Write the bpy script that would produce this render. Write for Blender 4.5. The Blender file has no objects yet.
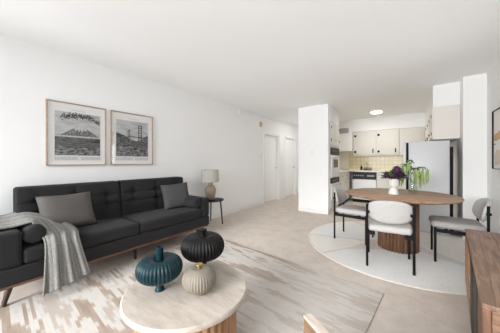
import bpy, bmesh, math, random
from mathutils import Vector, Matrix
random.seed(7)
S = bpy.context.scene
COL = S.collection
PI = math.pi

# ------------------------------------------------------------------ camera, world, light, exposure
cam_d = bpy.data.cameras.new('camera')
cam = bpy.data.objects.new('camera', cam_d); COL.objects.link(cam)
cam.location = (0, 0, 1.17)
cam.rotation_euler = (PI/2, 0, math.radians(36.1))
cam_d.sensor_width = 36; cam_d.lens = 222/500*36
cam_d.shift_y = -0.010; cam_d.clip_start = 0.02
S.camera = cam
S.view_settings.view_transform = 'Standard'
S.view_settings.look = 'None'
S.view_settings.gamma = 1
S.view_settings.use_curve_mapping = False
S.view_settings.exposure = 0.50
try:
    S.cycles.max_bounces = 14; S.cycles.diffuse_bounces = 8; S.cycles.caustics_reflective = False
    S.cycles.caustics_refractive = False
except Exception: pass
W = bpy.data.worlds.new('world'); S.world = W; W.use_nodes = True
W.node_tree.nodes['Background'].inputs[0].default_value = (0.80, 0.90, 1.0, 1)
W.node_tree.nodes['Background'].inputs[1].default_value = 1.0

def area(name, loc, rot, sx, sy, power, color=(1, 1, 1)):
    l = bpy.data.lights.new(name, 'AREA'); l.shape = 'RECTANGLE'; l.size = sx; l.size_y = sy
    l.energy = power; l.color = color
    o = bpy.data.objects.new(name, l); COL.objects.link(o); o.location = loc; o.rotation_euler = rot
    return o
# area lights added outside invented windows, behind the camera and along the right wall
area('added_sky_panel', (-1.8, -10.5, 4.6), (math.radians(74), 0, 0), 7.0, 6.0, 2900.0, (0.975, 0.988, 1.0))
area('added_upward_fill', (-1.8, -15.0, -3.4), (math.radians(105.0), 0, math.radians(-3.0000000000000004)), 5.0, 4.5, 2000.0, (0.975, 0.988, 1.0))  # added low panel aimed upward to brighten the ceiling
area('added_side_fill', (1.6, 0.10, 1.60), (math.radians(90), 0, math.radians(90)), 2.6, 1.1, 3, (0.975, 0.988, 1.0))  # added lamp behind the invented side window
area('added_slot_fill', (1.25, 3.05, 1.40), (math.radians(90), 0, math.radians(90)), 1.0, 1.4, 40, (0.975, 0.988, 1.0))  # added lamp; fills the slot window and brightens the dining end

# ------------------------------------------------------------------ helpers
def link(o, parent=None):
    COL.objects.link(o)
    if parent: o.parent = parent
    return o

class MB:
    """collects shapes into one mesh"""
    def __init__(s): s.bm = bmesh.new()
    def box(s, x0, x1, y0, y1, z0, z1, bevel=0, seg=2, mi=0, M=None):
        r = bmesh.ops.create_cube(s.bm, size=1)
        vs = r['verts']
        for v in vs:
            v.co = Vector(((x0+x1)/2+v.co.x*(x1-x0), (y0+y1)/2+v.co.y*(y1-y0), (z0+z1)/2+v.co.z*(z1-z0)))
        fs = list({f for v in vs for f in v.link_faces})
        for f in fs: f.material_index = mi
        if bevel:
            es = list({e for v in vs for e in v.link_edges})
            rb = bmesh.ops.bevel(s.bm, geom=es, offset=bevel, segments=seg, profile=.5, affect='EDGES')
            for f in rb['faces']: f.material_index = mi
            vs = list({v for f in rb['faces'] for v in f.verts} | {v for v in vs if v.is_valid})
        if M is not None:
            bmesh.ops.transform(s.bm, matrix=M, verts=[v for v in vs if v.is_valid])
        return s
    def rings(s, rings, cap0=True, cap1=True, mi=0, closed=True):
        rv = [[s.bm.verts.new(p) for p in r] for r in rings]
        n = len(rv[0])
        for a, b in zip(rv, rv[1:]):
            for i in range(n if closed else n-1):
                j = (i+1) % n
                f = s.bm.faces.new((a[i], a[j], b[j], b[i])); f.material_index = mi
        if cap0: f = s.bm.faces.new(rv[0][::-1]); f.material_index = mi
        if cap1: f = s.bm.faces.new(rv[-1]); f.material_index = mi
        return s
    def tube(s, pts, r, seg=10, mi=0, cap=True):
        pts = [Vector(p) for p in pts]
        rr = r if isinstance(r, (list, tuple)) else [r]*len(pts)
        rings = []
        ref = None
        for i, p in enumerate(pts):
            t = (pts[min(i+1, len(pts)-1)]-pts[max(i-1, 0)]).normalized()
            if ref is None:
                ref = Vector((0, 0, 1)) if abs(t.z) < .9 else Vector((1, 0, 0))
            u = t.cross(ref).normalized(); v = u.cross(t).normalized(); ref = v
            rings.append([p+(u*math.cos(a)+v*math.sin(a))*rr[i] for a in [2*PI*k/seg for k in range(seg)]])
        return s.rings([q[::-1] for q in rings], cap, cap, mi)
    def lathe(s, prof, c=(0, 0, 0), seg=32, mod=None, mi=0, cap=True, sx=1, sy=1):
        rings = []
        for (r, z) in prof:
            ring = []
            for k in range(seg):
                a = 2*PI*k/seg
                q = r*(mod(a, r, z) if mod else 1)
                ring.append((c[0]+q*math.cos(a)*sx, c[1]+q*math.sin(a)*sy, c[2]+z))
            rings.append(ring)
        return s.rings(rings, cap, cap, mi)
    def poly(s, pts, mi=0):
        f = s.bm.faces.new([s.bm.verts.new(p) for p in pts]); f.material_index = mi
        return s
    def rbox(s, c, size, r, nin=8, narc=4, deform=None, M=None):
        """rounded box; deform(p_local, unit) -> p_local"""
        half = [d/2 for d in size]
        def coords(h, rr):
            L = [-h+rr*(1-math.cos(PI/2*k/narc)) for k in range(narc)]
            L += [-h+rr+(2*h-2*rr)*k/nin for k in range(nin+1)]
            L += [h-rr+rr*math.sin(PI/2*k/narc) for k in range(1, narc+1)]
            return L
        cs = [coords(half[i], min(r, half[i]*.999)) for i in range(3)]
        cache = {}
        def vert(p):
            k = tuple(round(x, 6) for x in p)
            if k in cache: return cache[k]
            core = Vector([max(-(half[i]-min(r, half[i]*.999)), min(half[i]-min(r, half[i]*.999), p[i])) for i in range(3)])
            d = Vector(p)-core
            q = core+(d.normalized()*min(r, min(half)*.999) if d.length > 1e-9 else Vector())
            if deform: q = deform(q, Vector([q[i]/half[i] for i in range(3)]))
            q = Vector(q)+Vector(c)
            if M is not None: q = M @ q
            cache[k] = s.bm.verts.new(q)
            return cache[k]
        for ax in range(3):
            b, d = (ax+1) % 3, (ax+2) % 3
            for sg in (-1, 1):
                for i in range(len(cs[b])-1):
                    for j in range(len(cs[d])-1):
                        q = []
                        for (u, w) in ((i, j), (i+1, j), (i+1, j+1), (i, j+1)):
                            p = [0, 0, 0]; p[ax] = sg*half[ax]; p[b] = cs[b][u]; p[d] = cs[d][w]
                            q.append(vert(p))
                        if sg < 0: q = q[::-1]
                        try: s.bm.faces.new(q)
                        except ValueError: pass
        return s
    def build(s, name, mats, parent=None, smooth=False, loc=None, rotz=0, recalc=True):
        if recalc: bmesh.ops.recalc_face_normals(s.bm, faces=s.bm.faces[:])
        me = bpy.data.meshes.new(name); s.bm.to_mesh(me); s.bm.free()
        for m in (mats if isinstance(mats, (list, tuple)) else [mats]): me.materials.append(m)
        if smooth:
            for p in me.polygons: p.use_smooth = True
            if smooth != 'all':
                try: me.set_sharp_from_angle(angle=math.radians(40))
                except Exception: pass
        o = bpy.data.objects.new(name, me); link(o, parent)
        if loc: o.location = loc
        o.rotation_euler.z = rotz
        return o

def tag(o, label, cat, group=None, kind=None):
    o['label'] = label; o['category'] = cat
    if group: o['group'] = group
    if kind: o['kind'] = kind
    return o
def thing(name, label, cat, loc=(0, 0, 0), rotz=0, group=None):
    o = bpy.data.objects.new(name, None); COL.objects.link(o); o.empty_display_size = .05
    o.location = loc; o.rotation_euler = (0, 0, rotz)
    return tag(o, label, cat, group)
def struct(o, label=None, cat=None):
    o['kind'] = 'structure'
    if label: o['label'] = label; o['category'] = cat
    return o
def dup(root, loc, rotz, label, group=None):
    r = root.copy(); COL.objects.link(r); r.location = loc; r.rotation_euler = (0, 0, rotz); r['label'] = label
    if group: r['group'] = group
    for ch in list(root.children):
        c = ch.copy(); COL.objects.link(c); c.parent = r
        for g in list(ch.children):
            d = g.copy(); COL.objects.link(d); d.parent = c
    return r

# ------------------------------------------------------------------ materials
def mth(nt, op, a, b=None, c=None):
    n = nt.nodes.new('ShaderNodeMath'); n.operation = op
    for i, v in enumerate((a, b, c)):
        if v is None: continue
        if isinstance(v, (int, float)): n.inputs[i].default_value = v
        else: nt.links.new(v, n.inputs[i])
    return n.outputs[0]
def mat(name, color, rough=.6, metal=0, noise=0, nscale=20, bump=0, bscale=200, spec=.5, coat=0, stretch=None, sheen=0):
    m = bpy.data.materials.new(name); m.use_nodes = True
    nt = m.node_tree; b = nt.nodes['Principled BSDF']
    b.inputs['Base Color'].default_value = (*color, 1); b.inputs['Roughness'].default_value = rough
    b.inputs['Metallic'].default_value = metal; b.inputs['Specular IOR Level'].default_value = spec
    b.inputs['Coat Weight'].default_value = coat
    if sheen: b.inputs['Sheen Weight'].default_value = sheen
    tc = nt.nodes.new('ShaderNodeTexCoord'); mp = nt.nodes.new('ShaderNodeMapping')
    nt.links.new(tc.outputs['Object'], mp.inputs['Vector'])
    if stretch: mp.inputs['Scale'].default_value = stretch
    if noise:
        n = nt.nodes.new('ShaderNodeTexNoise'); n.inputs['Scale'].default_value = nscale; n.inputs['Detail'].default_value = 6
        nt.links.new(mp.outputs[0], n.inputs['Vector'])
        r = nt.nodes.new('ShaderNodeValToRGB')
        r.color_ramp.elements[0].position = .3; r.color_ramp.elements[1].position = .7
        r.color_ramp.elements[0].color = (*[max(0, c*(1-noise)) for c in color], 1)
        r.color_ramp.elements[1].color = (*[min(1, c*(1+noise)) for c in color], 1)
        nt.links.new(n.outputs['Fac'], r.inputs[0]); nt.links.new(r.outputs[0], b.inputs['Base Color'])
    if bump:
        n2 = nt.nodes.new('ShaderNodeTexNoise'); n2.inputs['Scale'].default_value = bscale; n2.inputs['Detail'].default_value = 3
        nt.links.new(mp.outputs[0], n2.inputs['Vector'])
        bp = nt.nodes.new('ShaderNodeBump'); bp.inputs['Strength'].default_value = bump; bp.inputs['Distance'].default_value = .01
        nt.links.new(n2.outputs['Fac'], bp.inputs['Height']); nt.links.new(bp.outputs[0], b.inputs['Normal'])
    return m
def ramp(nt, src, stops):
    r = nt.nodes.new('ShaderNodeValToRGB'); e = r.color_ramp.elements
    while len(e) < len(stops): e.new(.5)
    for k, (p, c) in enumerate(stops): e[k].position = p; e[k].color = (*c, 1)
    nt.links.new(src, r.inputs[0]); return r
def wood(name, dark, mid, light, stretch, rough=.45, scale=1.0):
    m = bpy.data.materials.new(name); m.use_nodes = True; nt = m.node_tree; b = nt.nodes['Principled BSDF']
    tc = nt.nodes.new('ShaderNodeTexCoord'); mp = nt.nodes.new('ShaderNodeMapping'); mp.inputs['Scale'].default_value = stretch
    nt.links.new(tc.outputs['Object'], mp.inputs['Vector'])
    n = nt.nodes.new('ShaderNodeTexNoise'); n.inputs['Scale'].default_value = 3*scale; n.inputs['Detail'].default_value = 8
    n.inputs['Distortion'].default_value = 1.0
    nt.links.new(mp.outputs[0], n.inputs['Vector'])
    r = ramp(nt, n.outputs['Fac'], [(.3, dark), (.5, mid), (.72, light)])
    nt.links.new(r.outputs[0], b.inputs['Base Color']); b.inputs['Roughness'].default_value = rough
    return m
def emit(name, color, strength):
    m = bpy.data.materials.new(name); m.use_nodes = True; b = m.node_tree.nodes['Principled BSDF']
    b.inputs['Base Color'].default_value = (*color, 1)
    b.inputs['Emission Color'].default_value = (*color, 1); b.inputs['Emission Strength'].default_value = strength
    return m
def glass(name, tint=(1, 1, 1), gl=.09):
    m = bpy.data.materials.new(name); m.use_nodes = True; nt = m.node_tree
    for n in list(nt.nodes):
        if n.type != 'OUTPUT_MATERIAL': nt.nodes.remove(n)
    out = [n for n in nt.nodes if n.type == 'OUTPUT_MATERIAL'][0]
    t = nt.nodes.new('ShaderNodeBsdfTransparent'); t.inputs[0].default_value = (*tint, 1)
    g = nt.nodes.new('ShaderNodeBsdfGlossy'); g.inputs['Roughness'].default_value = .02
    lw = nt.nodes.new('ShaderNodeFresnel'); lw.inputs['IOR'].default_value = 1.45
    mx = nt.nodes.new('ShaderNodeMixShader')
    ge = nt.nodes.new('ShaderNodeNewGeometry')
    nt.links.new(mth(nt, 'MULTIPLY', lw.outputs[0], mth(nt, 'SUBTRACT', 1, ge.outputs['Backfacing'])), mx.inputs[0]); nt.links.new(t.outputs[0], mx.inputs[1]); nt.links.new(g.outputs[0], mx.inputs[2])
    nt.links.new(mx.outputs[0], out.inputs[0])
    return m

M = {}
M['wall'] = mat('wall_paint', (.88, .88, .875), .8, noise=.008, nscale=3, bump=.05, bscale=90, spec=.2)
M['ceil'] = mat('ceiling_paint', (.88, .88, .875), .9, bump=.12, bscale=160, spec=.1)
M['trim'] = mat('trim_paint', (.84, .84, .83), .45)
M['door'] = mat('door_paint', (.93, .93, .93), .35)
M['charcoal'] = mat('charcoal_fabric', (.026, .0255, .0262), .95, noise=.25, nscale=260, bump=.3, bscale=500, spec=.12, sheen=.05)
M['pillow_taupe'] = mat('taupe_fabric', (.115, .106, .100), .95, noise=.16, nscale=140, bump=.3, bscale=420, spec=.1)
M['pillow_grey'] = mat('grey_fabric', (.075, .074, .076), .95, noise=.16, nscale=160, bump=.3, bscale=420, spec=.1)
M['boucle'] = mat('boucle_fabric', (.56, .545, .53), .98, noise=.10, nscale=130, bump=.6, bscale=220, spec=.1)
M['greyseat'] = mat('grey_seat_fabric', (.40, .38, .37), .98, noise=.10, nscale=130, bump=.5, bscale=220, spec=.1)
M['black'] = mat('black_metal', (.008, .008, .008), .55, spec=.15)
M['blackw'] = mat('black_stained_wood', (.014, .013, .013), .5, spec=.25)
M['walnut_x'] = wood('walnut', (.12, .062, .036), (.235, .135, .085), (.36, .225, .15), (1.2, 14, 14))
M['walnut_top'] = wood('walnut_tabletop', (.20, .115, .068), (.355, .22, .138), (.48, .32, .21), (1.3, 12, 12), rough=.6)
M['walnut_y'] = wood('walnut_long', (.10, .052, .030), (.20, .115, .072), (.33, .205, .14), (14, 1.2, 14))
M['walnut_z'] = wood('walnut_upright', (.095, .045, .025), (.19, .095, .055), (.29, .16, .095), (16, 16, 1.2), rough=.6)
M['oak_z'] = wood('oak_upright', (.27, .135, .06), (.39, .21, .105), (.50, .29, .16), (16, 16, 1.2))
M['oakframe'] = wood('oak_frame', (.30, .205, .145), (.39, .28, .205), (.47, .35, .27), (6, 6, 6))
M['legwood'] = wood('sofa_leg_wood', (.02, .010, .007), (.04, .02, .013), (.07, .036, .022), (10, 10, 2))
M['railwood'] = wood('sofa_rail_wood', (.085, .036, .02), (.14, .065, .036), (.2, .1, .06), (10, 1.5, 10))
M['chairwood'] = wood('armchair_wood', (.13, .075, .045), (.22, .13, .08), (.30, .19, .12), (2, 2, 8))
M['chairedge'] = wood('armchair_edge_wood', (.50, .40, .33), (.60, .50, .43), (.68, .59, .52), (2, 8, 8))
M['teal'] = mat('teal_glaze', (.004, .024, .032), .42, noise=.3, nscale=30, spec=.28)
M['darkpot'] = mat('black_glaze', (.007, .006, .006), .5, noise=.3, nscale=30, spec=.22)
M['creampot'] = mat('sand_ceramic', (.215, .185, .145), .6, noise=.12, nscale=24)
M['brass'] = mat('brass', (.42, .30, .12), .35, metal=1)
M['lampbase'] = mat('speckled_tan_ceramic', (.33, .255, .18), .55, noise=.22, nscale=40)
M['shade'] = mat('linen_shade', (.44, .415, .38), .95, noise=.08, nscale=150, bump=.3, bscale=400)
M['cab'] = mat('cream_cabinet_paint', (.69, .67, .615), .45, noise=.01, nscale=5)
M['cabend'] = mat('ivory_cabinet_paint', (.74, .70, .655), .5)
M['counter'] = mat('white_worktop', (.82, .81, .79), .3, noise=.02, nscale=40)
M['appl'] = mat('white_enamel', (.78, .79, .80), .28)
M['fridge'] = mat('fridge_enamel', (.60, .605, .62), .35, bump=.03, bscale=200)
M['ovenglass'] = mat('dark_oven_glass', (.03, .03, .032), .15)
M['panel'] = mat('dark_control_panel', (.03, .024, .021), .45, spec=.2)
M['steel'] = mat('brushed_steel', (.55, .55, .56), .3, metal=1)
M['plate'] = mat('switch_plate', (.80, .80, .78), .4)
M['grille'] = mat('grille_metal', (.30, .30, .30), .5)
M['tan'] = mat('tan_chime', (.55, .38, .20), .5, noise=.15, nscale=60)
M['mat_board'] = mat('mat_board', (.86, .84, .82), .9)
M['paper'] = mat('poster_paper', (.80, .795, .78), .9)
M['ink'] = mat('print_ink', (.035, .035, .036), .9, noise=.3, nscale=60)
M['ink_text'] = mat('print_text_grey', (.36, .36, .355), .9)
M['glass'] = glass('picture_glass')
M['vase_glass'] = glass('clear_glass', (.93, .96, .94))
M['whitevase'] = mat('white_stoneware', (.74, .72, .68), .45)
M['leaf'] = mat('leaf_green', (.09, .20, .035), .55, noise=.4, nscale=40)
M['palegreen'] = mat('pale_green_tassel', (.26, .36, .10), .7, noise=.35, nscale=60)
M['stem'] = mat('stem_green', (.13, .22, .06), .6)
M['purple'] = mat('plum_petal', (.065, .018, .055), .7, noise=.5, nscale=50)
M['violet'] = mat('violet_petal', (.11, .035, .10), .7, noise=.5, nscale=50)
M['armcushion'] = mat('oatmeal_cushion', (.55, .51, .46), .95, noise=.08, nscale=120, bump=.3, bscale=300)
M['tanpaint'] = mat('ochre_art_paint', (.60, .40, .20), .8, noise=.15, nscale=30)
M['blushpaint'] = mat('blush_art_paint', (.72, .62, .52), .8, noise=.08, nscale=20)
M['lampglow'] = emit('lit_diffuser', (1.0, .97, .92), 4.0)

def carpet_mat():
    m = bpy.data.materials.new('carpet'); m.use_nodes = True; nt = m.node_tree; b = nt.nodes['Principled BSDF']
    tc = nt.nodes.new('ShaderNodeTexCoord')
    n = nt.nodes.new('ShaderNodeTexNoise'); n.inputs['Scale'].default_value = 5; n.inputs['Detail'].default_value = 10; n.inputs['Roughness'].default_value = .75
    nt.links.new(tc.outputs['Object'], n.inputs['Vector'])
    r = ramp(nt, n.outputs['Fac'], [(.25, (.56, .485, .425)), (.5, (.68, .605, .54)), (.75, (.76, .69, .63))])
    nt.links.new(r.outputs[0], b.inputs['Base Color']); b.inputs['Roughness'].default_value = 1; b.inputs['Specular IOR Level'].default_value = .05
    n2 = nt.nodes.new('ShaderNodeTexNoise'); n2.inputs['Scale'].default_value = 160
    nt.links.new(tc.outputs['Object'], n2.inputs['Vector'])
    bp = nt.nodes.new('ShaderNodeBump'); bp.inputs['Strength'].default_value = .5; bp.inputs['Distance'].default_value = .01
    nt.links.new(n2.outputs['Fac'], bp.inputs['Height']); nt.links.new(bp.outputs[0], b.inputs['Normal'])
    return m
def ikat_mat():
    m = bpy.data.materials.new('ikat_rug'); m.use_nodes = True; nt = m.node_tree; b = nt.nodes['Principled BSDF']
    tc = nt.nodes.new('ShaderNodeTexCoord'); sp = nt.nodes.new('ShaderNodeSeparateXYZ')
    nt.links.new(tc.outputs['Object'], sp.inputs[0])
    x, y = sp.outputs[0], sp.outputs[1]
    row = mth(nt, 'FLOOR', mth(nt, 'MULTIPLY', y, 46))
    wn = nt.nodes.new('ShaderNodeTexWhiteNoise'); wn.noise_dimensions = '1D'; nt.links.new(row, wn.inputs['W'])
    xj = mth(nt, 'ADD', x, mth(nt, 'MULTIPLY', mth(nt, 'SUBTRACT', wn.outputs['Value'], .5), .24))
    yq = mth(nt, 'DIVIDE', row, 46)
    def noise(sx, sy, det, off):
        c = nt.nodes.new('ShaderNodeCombineXYZ')
        nt.links.new(mth(nt, 'MULTIPLY', xj, sx), c.inputs[0]); nt.links.new(mth(nt, 'MULTIPLY', yq, sy), c.inputs[1]); c.inputs[2].default_value = off
        n = nt.nodes.new('ShaderNodeTexNoise'); n.inputs['Scale'].default_value = 1; n.inputs['Detail'].default_value = det
        nt.links.new(c.outputs[0], n.inputs['Vector']); return n.outputs['Fac']
    big = noise(2.0, 6.5, 3, 1.3)
    fine = noise(2.2, 34, 1, 7.7)
    v = mth(nt, 'ADD', mth(nt, 'MULTIPLY', big, .72), mth(nt, 'MULTIPLY', fine, .28))
    r = ramp(nt, v, [(.38, (.34, .265, .21)), (.46, (.42, .345, .285)), (.47, (.53, .475, .425)), (.495, (.60, .57, .53)), (.56, (.57, .55, .52)), (.60, (.47, .41, .36))])
    sp2 = nt.nodes.new('ShaderNodeTexNoise'); sp2.inputs['Scale'].default_value = 90
    nt.links.new(tc.outputs['Object'], sp2.inputs['Vector'])
    mix = nt.nodes.new('ShaderNodeMix'); mix.data_type = 'RGBA'; mix.blend_type = 'MULTIPLY'; mix.inputs[0].default_value = .35
    fade = nt.nodes.new('ShaderNodeMix'); fade.data_type = 'RGBA'
    cl = mth(nt, 'MINIMUM', mth(nt, 'MAXIMUM', mth(nt, 'MULTIPLY', mth(nt, 'ADD', x, .35), .6), 0), .55)
    nt.links.new(cl, fade.inputs[0]); nt.links.new(r.outputs[0], fade.inputs[6]); fade.inputs[7].default_value = (.65, .61, .57, 1)
    nt.links.new(fade.outputs[2], mix.inputs[6])
    rr = ramp(nt, sp2.outputs['Fac'], [(.35, (.72, .70, .68)), (.6, (1, 1, 1))]); nt.links.new(rr.outputs[0], mix.inputs[7])
    nt.links.new(mix.outputs[2], b.inputs['Base Color'])
    b.inputs['Roughness'].default_value = 1; b.inputs['Specular IOR Level'].default_value = .05
    bp = nt.nodes.new('ShaderNodeBump'); bp.inputs['Strength'].default_value = .3; bp.inputs['Distance'].default_value = .004
    nt.links.new(v, bp.inputs['Height']); nt.links.new(bp.outputs[0], b.inputs['Normal'])
    return m
def tile_mat():
    m = bpy.data.materials.new('yellow_tile'); m.use_nodes = True; nt = m.node_tree; b = nt.nodes['Principled BSDF']
    tc = nt.nodes.new('ShaderNodeTexCoord'); mp = nt.nodes.new('ShaderNodeMapping'); mp.inputs['Rotation'].default_value = (math.radians(90), 0, 0)
    nt.links.new(tc.outputs['Object'], mp.inputs['Vector'])
    br = nt.nodes.new('ShaderNodeTexBrick'); br.offset = 0; br.inputs['Scale'].default_value = 1
    br.inputs['Brick Width'].default_value = .108; br.inputs['Row Height'].default_value = .108; br.inputs['Mortar Size'].default_value = .004
    br.inputs['Color1'].default_value = (.74, .63, .36, 1); br.inputs['Color2'].default_value = (.78, .68, .44, 1); br.inputs['Mortar'].default_value = (.50, .45, .33, 1)
    nt.links.new(mp.outputs[0], br.inputs['Vector']); nt.links.new(br.outputs[0], b.inputs['Base Color'])
    b.inputs['Roughness'].default_value = .25
    return m
def throw_mat():
    m = bpy.data.materials.new('knit_throw'); m.use_nodes = True; nt = m.node_tree; b = nt.nodes['Principled BSDF']
    tc = nt.nodes.new('ShaderNodeTexCoord'); sp = nt.nodes.new('ShaderNodeSeparateXYZ'); nt.links.new(tc.outputs['UV'], sp.inputs[0])
    w = mth(nt, 'SINE', mth(nt, 'MULTIPLY', sp.outputs[0], 62.0))
    n = nt.nodes.new('ShaderNodeTexNoise'); n.inputs['Scale'].default_value = 130; nt.links.new(tc.outputs['Object'], n.inputs['Vector'])
    v = mth(nt, 'ADD', mth(nt, 'MULTIPLY', w, .11), n.outputs['Fac'])
    r = ramp(nt, v, [(.30, (.16, .157, .148)), (.5, (.255, .25, .238)), (.70, (.34, .335, .32))])
    nt.links.new(r.outputs[0], b.inputs['Base Color']); b.inputs['Roughness'].default_value = 1; b.inputs['Specular IOR Level'].default_value = .05
    bp = nt.nodes.new('ShaderNodeBump'); bp.inputs['Strength'].default_value = .7; bp.inputs['Distance'].default_value = .006
    nt.links.new(v, bp.inputs['Height']); nt.links.new(bp.outputs[0], b.inputs['Normal'])
    return m
def travertine_mat():
    m = bpy.data.materials.new('travertine'); m.use_nodes = True; nt = m.node_tree; b = nt.nodes['Principled BSDF']
    tc = nt.nodes.new('ShaderNodeTexCoord'); mp = nt.nodes.new('ShaderNodeMapping'); mp.inputs['Scale'].default_value = (2, 7, 7); mp.inputs['Rotation'].default_value = (0, 0, .5)
    nt.links.new(tc.outputs['Object'], mp.inputs['Vector'])
    n = nt.nodes.new('ShaderNodeTexNoise'); n.inputs['Scale'].default_value = 2.2; n.inputs['Detail'].default_value = 9; n.inputs['Roughness'].default_value = .7
    nt.links.new(mp.outputs[0], n.inputs['Vector'])
    r = ramp(nt, n.outputs['Fac'], [(.28, (.33, .275, .225)), (.5, (.49, .43, .37)), (.70, (.58, .525, .465))])
    nt.links.new(r.outputs[0], b.inputs['Base Color']); b.inputs['Roughness'].default_value = .5
    return m
def photo_mat(name, lo, hi, scale, stretch):
    m = bpy.data.materials.new(name); m.use_nodes = True; nt = m.node_tree; b = nt.nodes['Principled BSDF']
    tc = nt.nodes.new('ShaderNodeTexCoord'); mp = nt.nodes.new('ShaderNodeMapping'); mp.inputs['Scale'].default_value = stretch
    nt.links.new(tc.outputs['Object'], mp.inputs['Vector'])
    n = nt.nodes.new('ShaderNodeTexNoise'); n.inputs['Scale'].default_value = scale; n.inputs['Detail'].default_value = 5
    nt.links.new(mp.outputs[0], n.inputs['Vector'])
    r = ramp(nt, n.outputs['Fac'], [(.38, (lo,)*3), (.62, (hi,)*3)])
    nt.links.new(r.outputs[0], b.inputs['Base Color']); b.inputs['Roughness'].default_value = .9
    return m
M['carpet'] = carpet_mat(); M['ikat'] = ikat_mat(); M['tile'] = tile_mat(); M['throw'] = throw_mat(); M['travertine'] = travertine_mat()
M['ph_sky'] = photo_mat('print_sky', .42, .56, 6, (1, 1, 4))
M['ph_mount'] = photo_mat('print_mountain', .06, .26, 26, (3, 1, 1))
M['ph_water'] = photo_mat('print_water', .06, .15, 16, (1, 1, 8))
M['ph_fore'] = photo_mat('print_foreground', .008, .30, 20, (1, 1, 3))
M['ph_hill'] = photo_mat('print_hill', .03, .17, 30, (1, 1, 2))
M['ph_snow'] = photo_mat('print_snow', .34, .60, 40, (4, 1, 1))

# ------------------------------------------------------------------ room shell
XL, XR, H = -3.30, .87, 2.44
YB, YF = -2.0, 7.60
struct(MB().box(-4.2, 1.2, YB-.1, 8.2, -.12, 0).build('floor', M['carpet']))
struct(MB().box(-4.2, 1.2, YB-.1, 8.2, H, H+.12).build('ceiling', M['ceil']))
m = MB()
D1 = (5.20, 6.06, 1.95); D2 = (6.46, 7.24, 1.95)
m.box(XL-.12, XL, YB-.1, D1[0], 0, H); m.box(XL-.12, XL, D1[0], D1[1], D1[2], H); m.box(XL-.12, XL, D1[1], D2[0], 0, H)
m.box(XL-.12, XL, D2[0], D2[1], D2[2], H); m.box(XL-.12, XL, D2[1], 7.72, 0, H)
struct(m.build('wall_left', M['wall']))
# right wall with openings for the added side and slot windows, thicker beside the kitchen
m = MB()
m.box(XR, XR+.12, YB-.1, -1.15, 0, H); m.box(XR, XR+.12, -1.15, 1.35, 0, 1.0); m.box(XR, XR+.12, -1.15, 1.35, 2.2, H); m.box(XR, XR+.12, 1.35, 2.96, 0, H); m.box(XR, XR+.12, 2.96, 3.14, 0, 1.06); m.box(XR, XR+.12, 2.96, 3.14, 1.72, H); m.box(XR, XR+.12, 3.14, 4.58, 0, H)
struct(m.build('wall_right', M['wall']))
struct(MB().box(.62, XR+.12, 4.58, YF+.12, 0, H).build('wall_kitchen_right', M['wall']))
m = MB()
m.box(XL, -3.0, YB-.12, YB, 0, H); m.box(.60, XR, YB-.12, YB, 0, H); m.box(-3.0, .60, YB-.12, YB, 2.30, H); m.box(-3.0, .60, YB-.12, YB, 0, .20)
struct(m.build('wall_back', M['wall']))
struct(MB().box(XL, -2.09, 7.60, 7.72, 0, H).build('wall_hall_end', M['wall']))
m = MB(); m.box(-2.19, -1.49, 4.97, 5.07, 0, H); m.box(-2.19, -2.09, 5.07, 7.60, 0, H)
struct(m.build('wall_partition', M['wall']))
struct(MB().box(-2.09, .62, YF, YF+.12, 0, H).build('wall_kitchen_back', M['wall']))
# unseen windows behind and beside the camera, invented to light the room
w = MB()
for xx in (-3.0, -1.83, -.62, .55): w.box(xx, xx+.05, YB-.09, YB-.03, .20, 2.30)
w.box(-3.0, .60, YB-.09, YB-.03, .20, .25); w.box(-3.0, .60, YB-.09, YB-.03, 2.25, 2.30)
wo = struct(w.build('added_window_1', M['trim'])); MB().box(-2.98, .58, YB-.065, YB-.06, .22, 2.28).build('pane', M['glass'], wo)
w = MB()
for yy in (-1.15, .075, 1.30): w.box(XR+.03, XR+.09, yy, yy+.05, 1.0, 2.2)
w.box(XR+.03, XR+.09, -1.15, 1.35, 1.0, 1.05); w.box(XR+.03, XR+.09, -1.15, 1.35, 2.15, 2.2)
wo = struct(w.build('added_window_2', M['trim'])); MB().box(XR+.06, XR+.065, -1.13, 1.33, 1.02, 2.18).build('pane', M['glass'], wo)
w = MB(); w.box(XR+.03, XR+.09, 2.96, 2.975, 1.06, 1.72); w.box(XR+.03, XR+.09, 3.125, 3.14, 1.06, 1.72); w.box(XR+.03, XR+.09, 2.975, 3.125, 1.06, 1.075); w.box(XR+.03, XR+.09, 2.975, 3.125, 1.705, 1.72)
wo = struct(w.build('added_window_3', M['trim'])); MB().box(XR+.06, XR+.065, 2.97, 3.13, 1.07, 1.71).build('pane', M['glass'], wo)  # added slot window, suggested by a reflection in the bridge print
# baseboards
struct(MB().box(XL, XL+.014, YB, D1[0]-.07, 0, .085, .003).build('baseboard_left', M['trim']))
struct(MB().box(XL, XL+.014, D1[1]+.07, D2[0]-.07, 0, .085, .003).build('baseboard_hall', M['trim']))
struct(MB().box(XR-.014, XR, YB, 4.57, 0, .085, .003).build('baseboard_right', M['trim']))
struct(MB().box(-2.19, -1.49, 4.956, 4.97, 0, .085, .003).build('baseboard_partition', M['trim']))
# soffits over the kitchen cabinets
struct(MB().box(-1.456, .286, 7.29, 7.60, 2.075, H).build('trim_1', M['wall']))
struct(MB().box(.286, .62, 4.82, 7.60, 2.08, H).build('trim_2', M['wall']))
struct(MB().box(-2.09, -1.48, 5.07, 5.83, 2.075, H).build('trim_3', M['wall']))
struct(MB().box(-2.09, -1.456, 7.27, 7.60, 1.49, H).build('trim_4', M['wall']))
# tiled splashbacks
struct(MB().box(-2.09, .62, 7.588, 7.60, .90, 1.50).build('trim_5', M['tile']))
struct(MB().box(-2.09, -2.078, 5.83, 7.588, .90, 1.50).build('trim_6', M['tile']))
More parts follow.
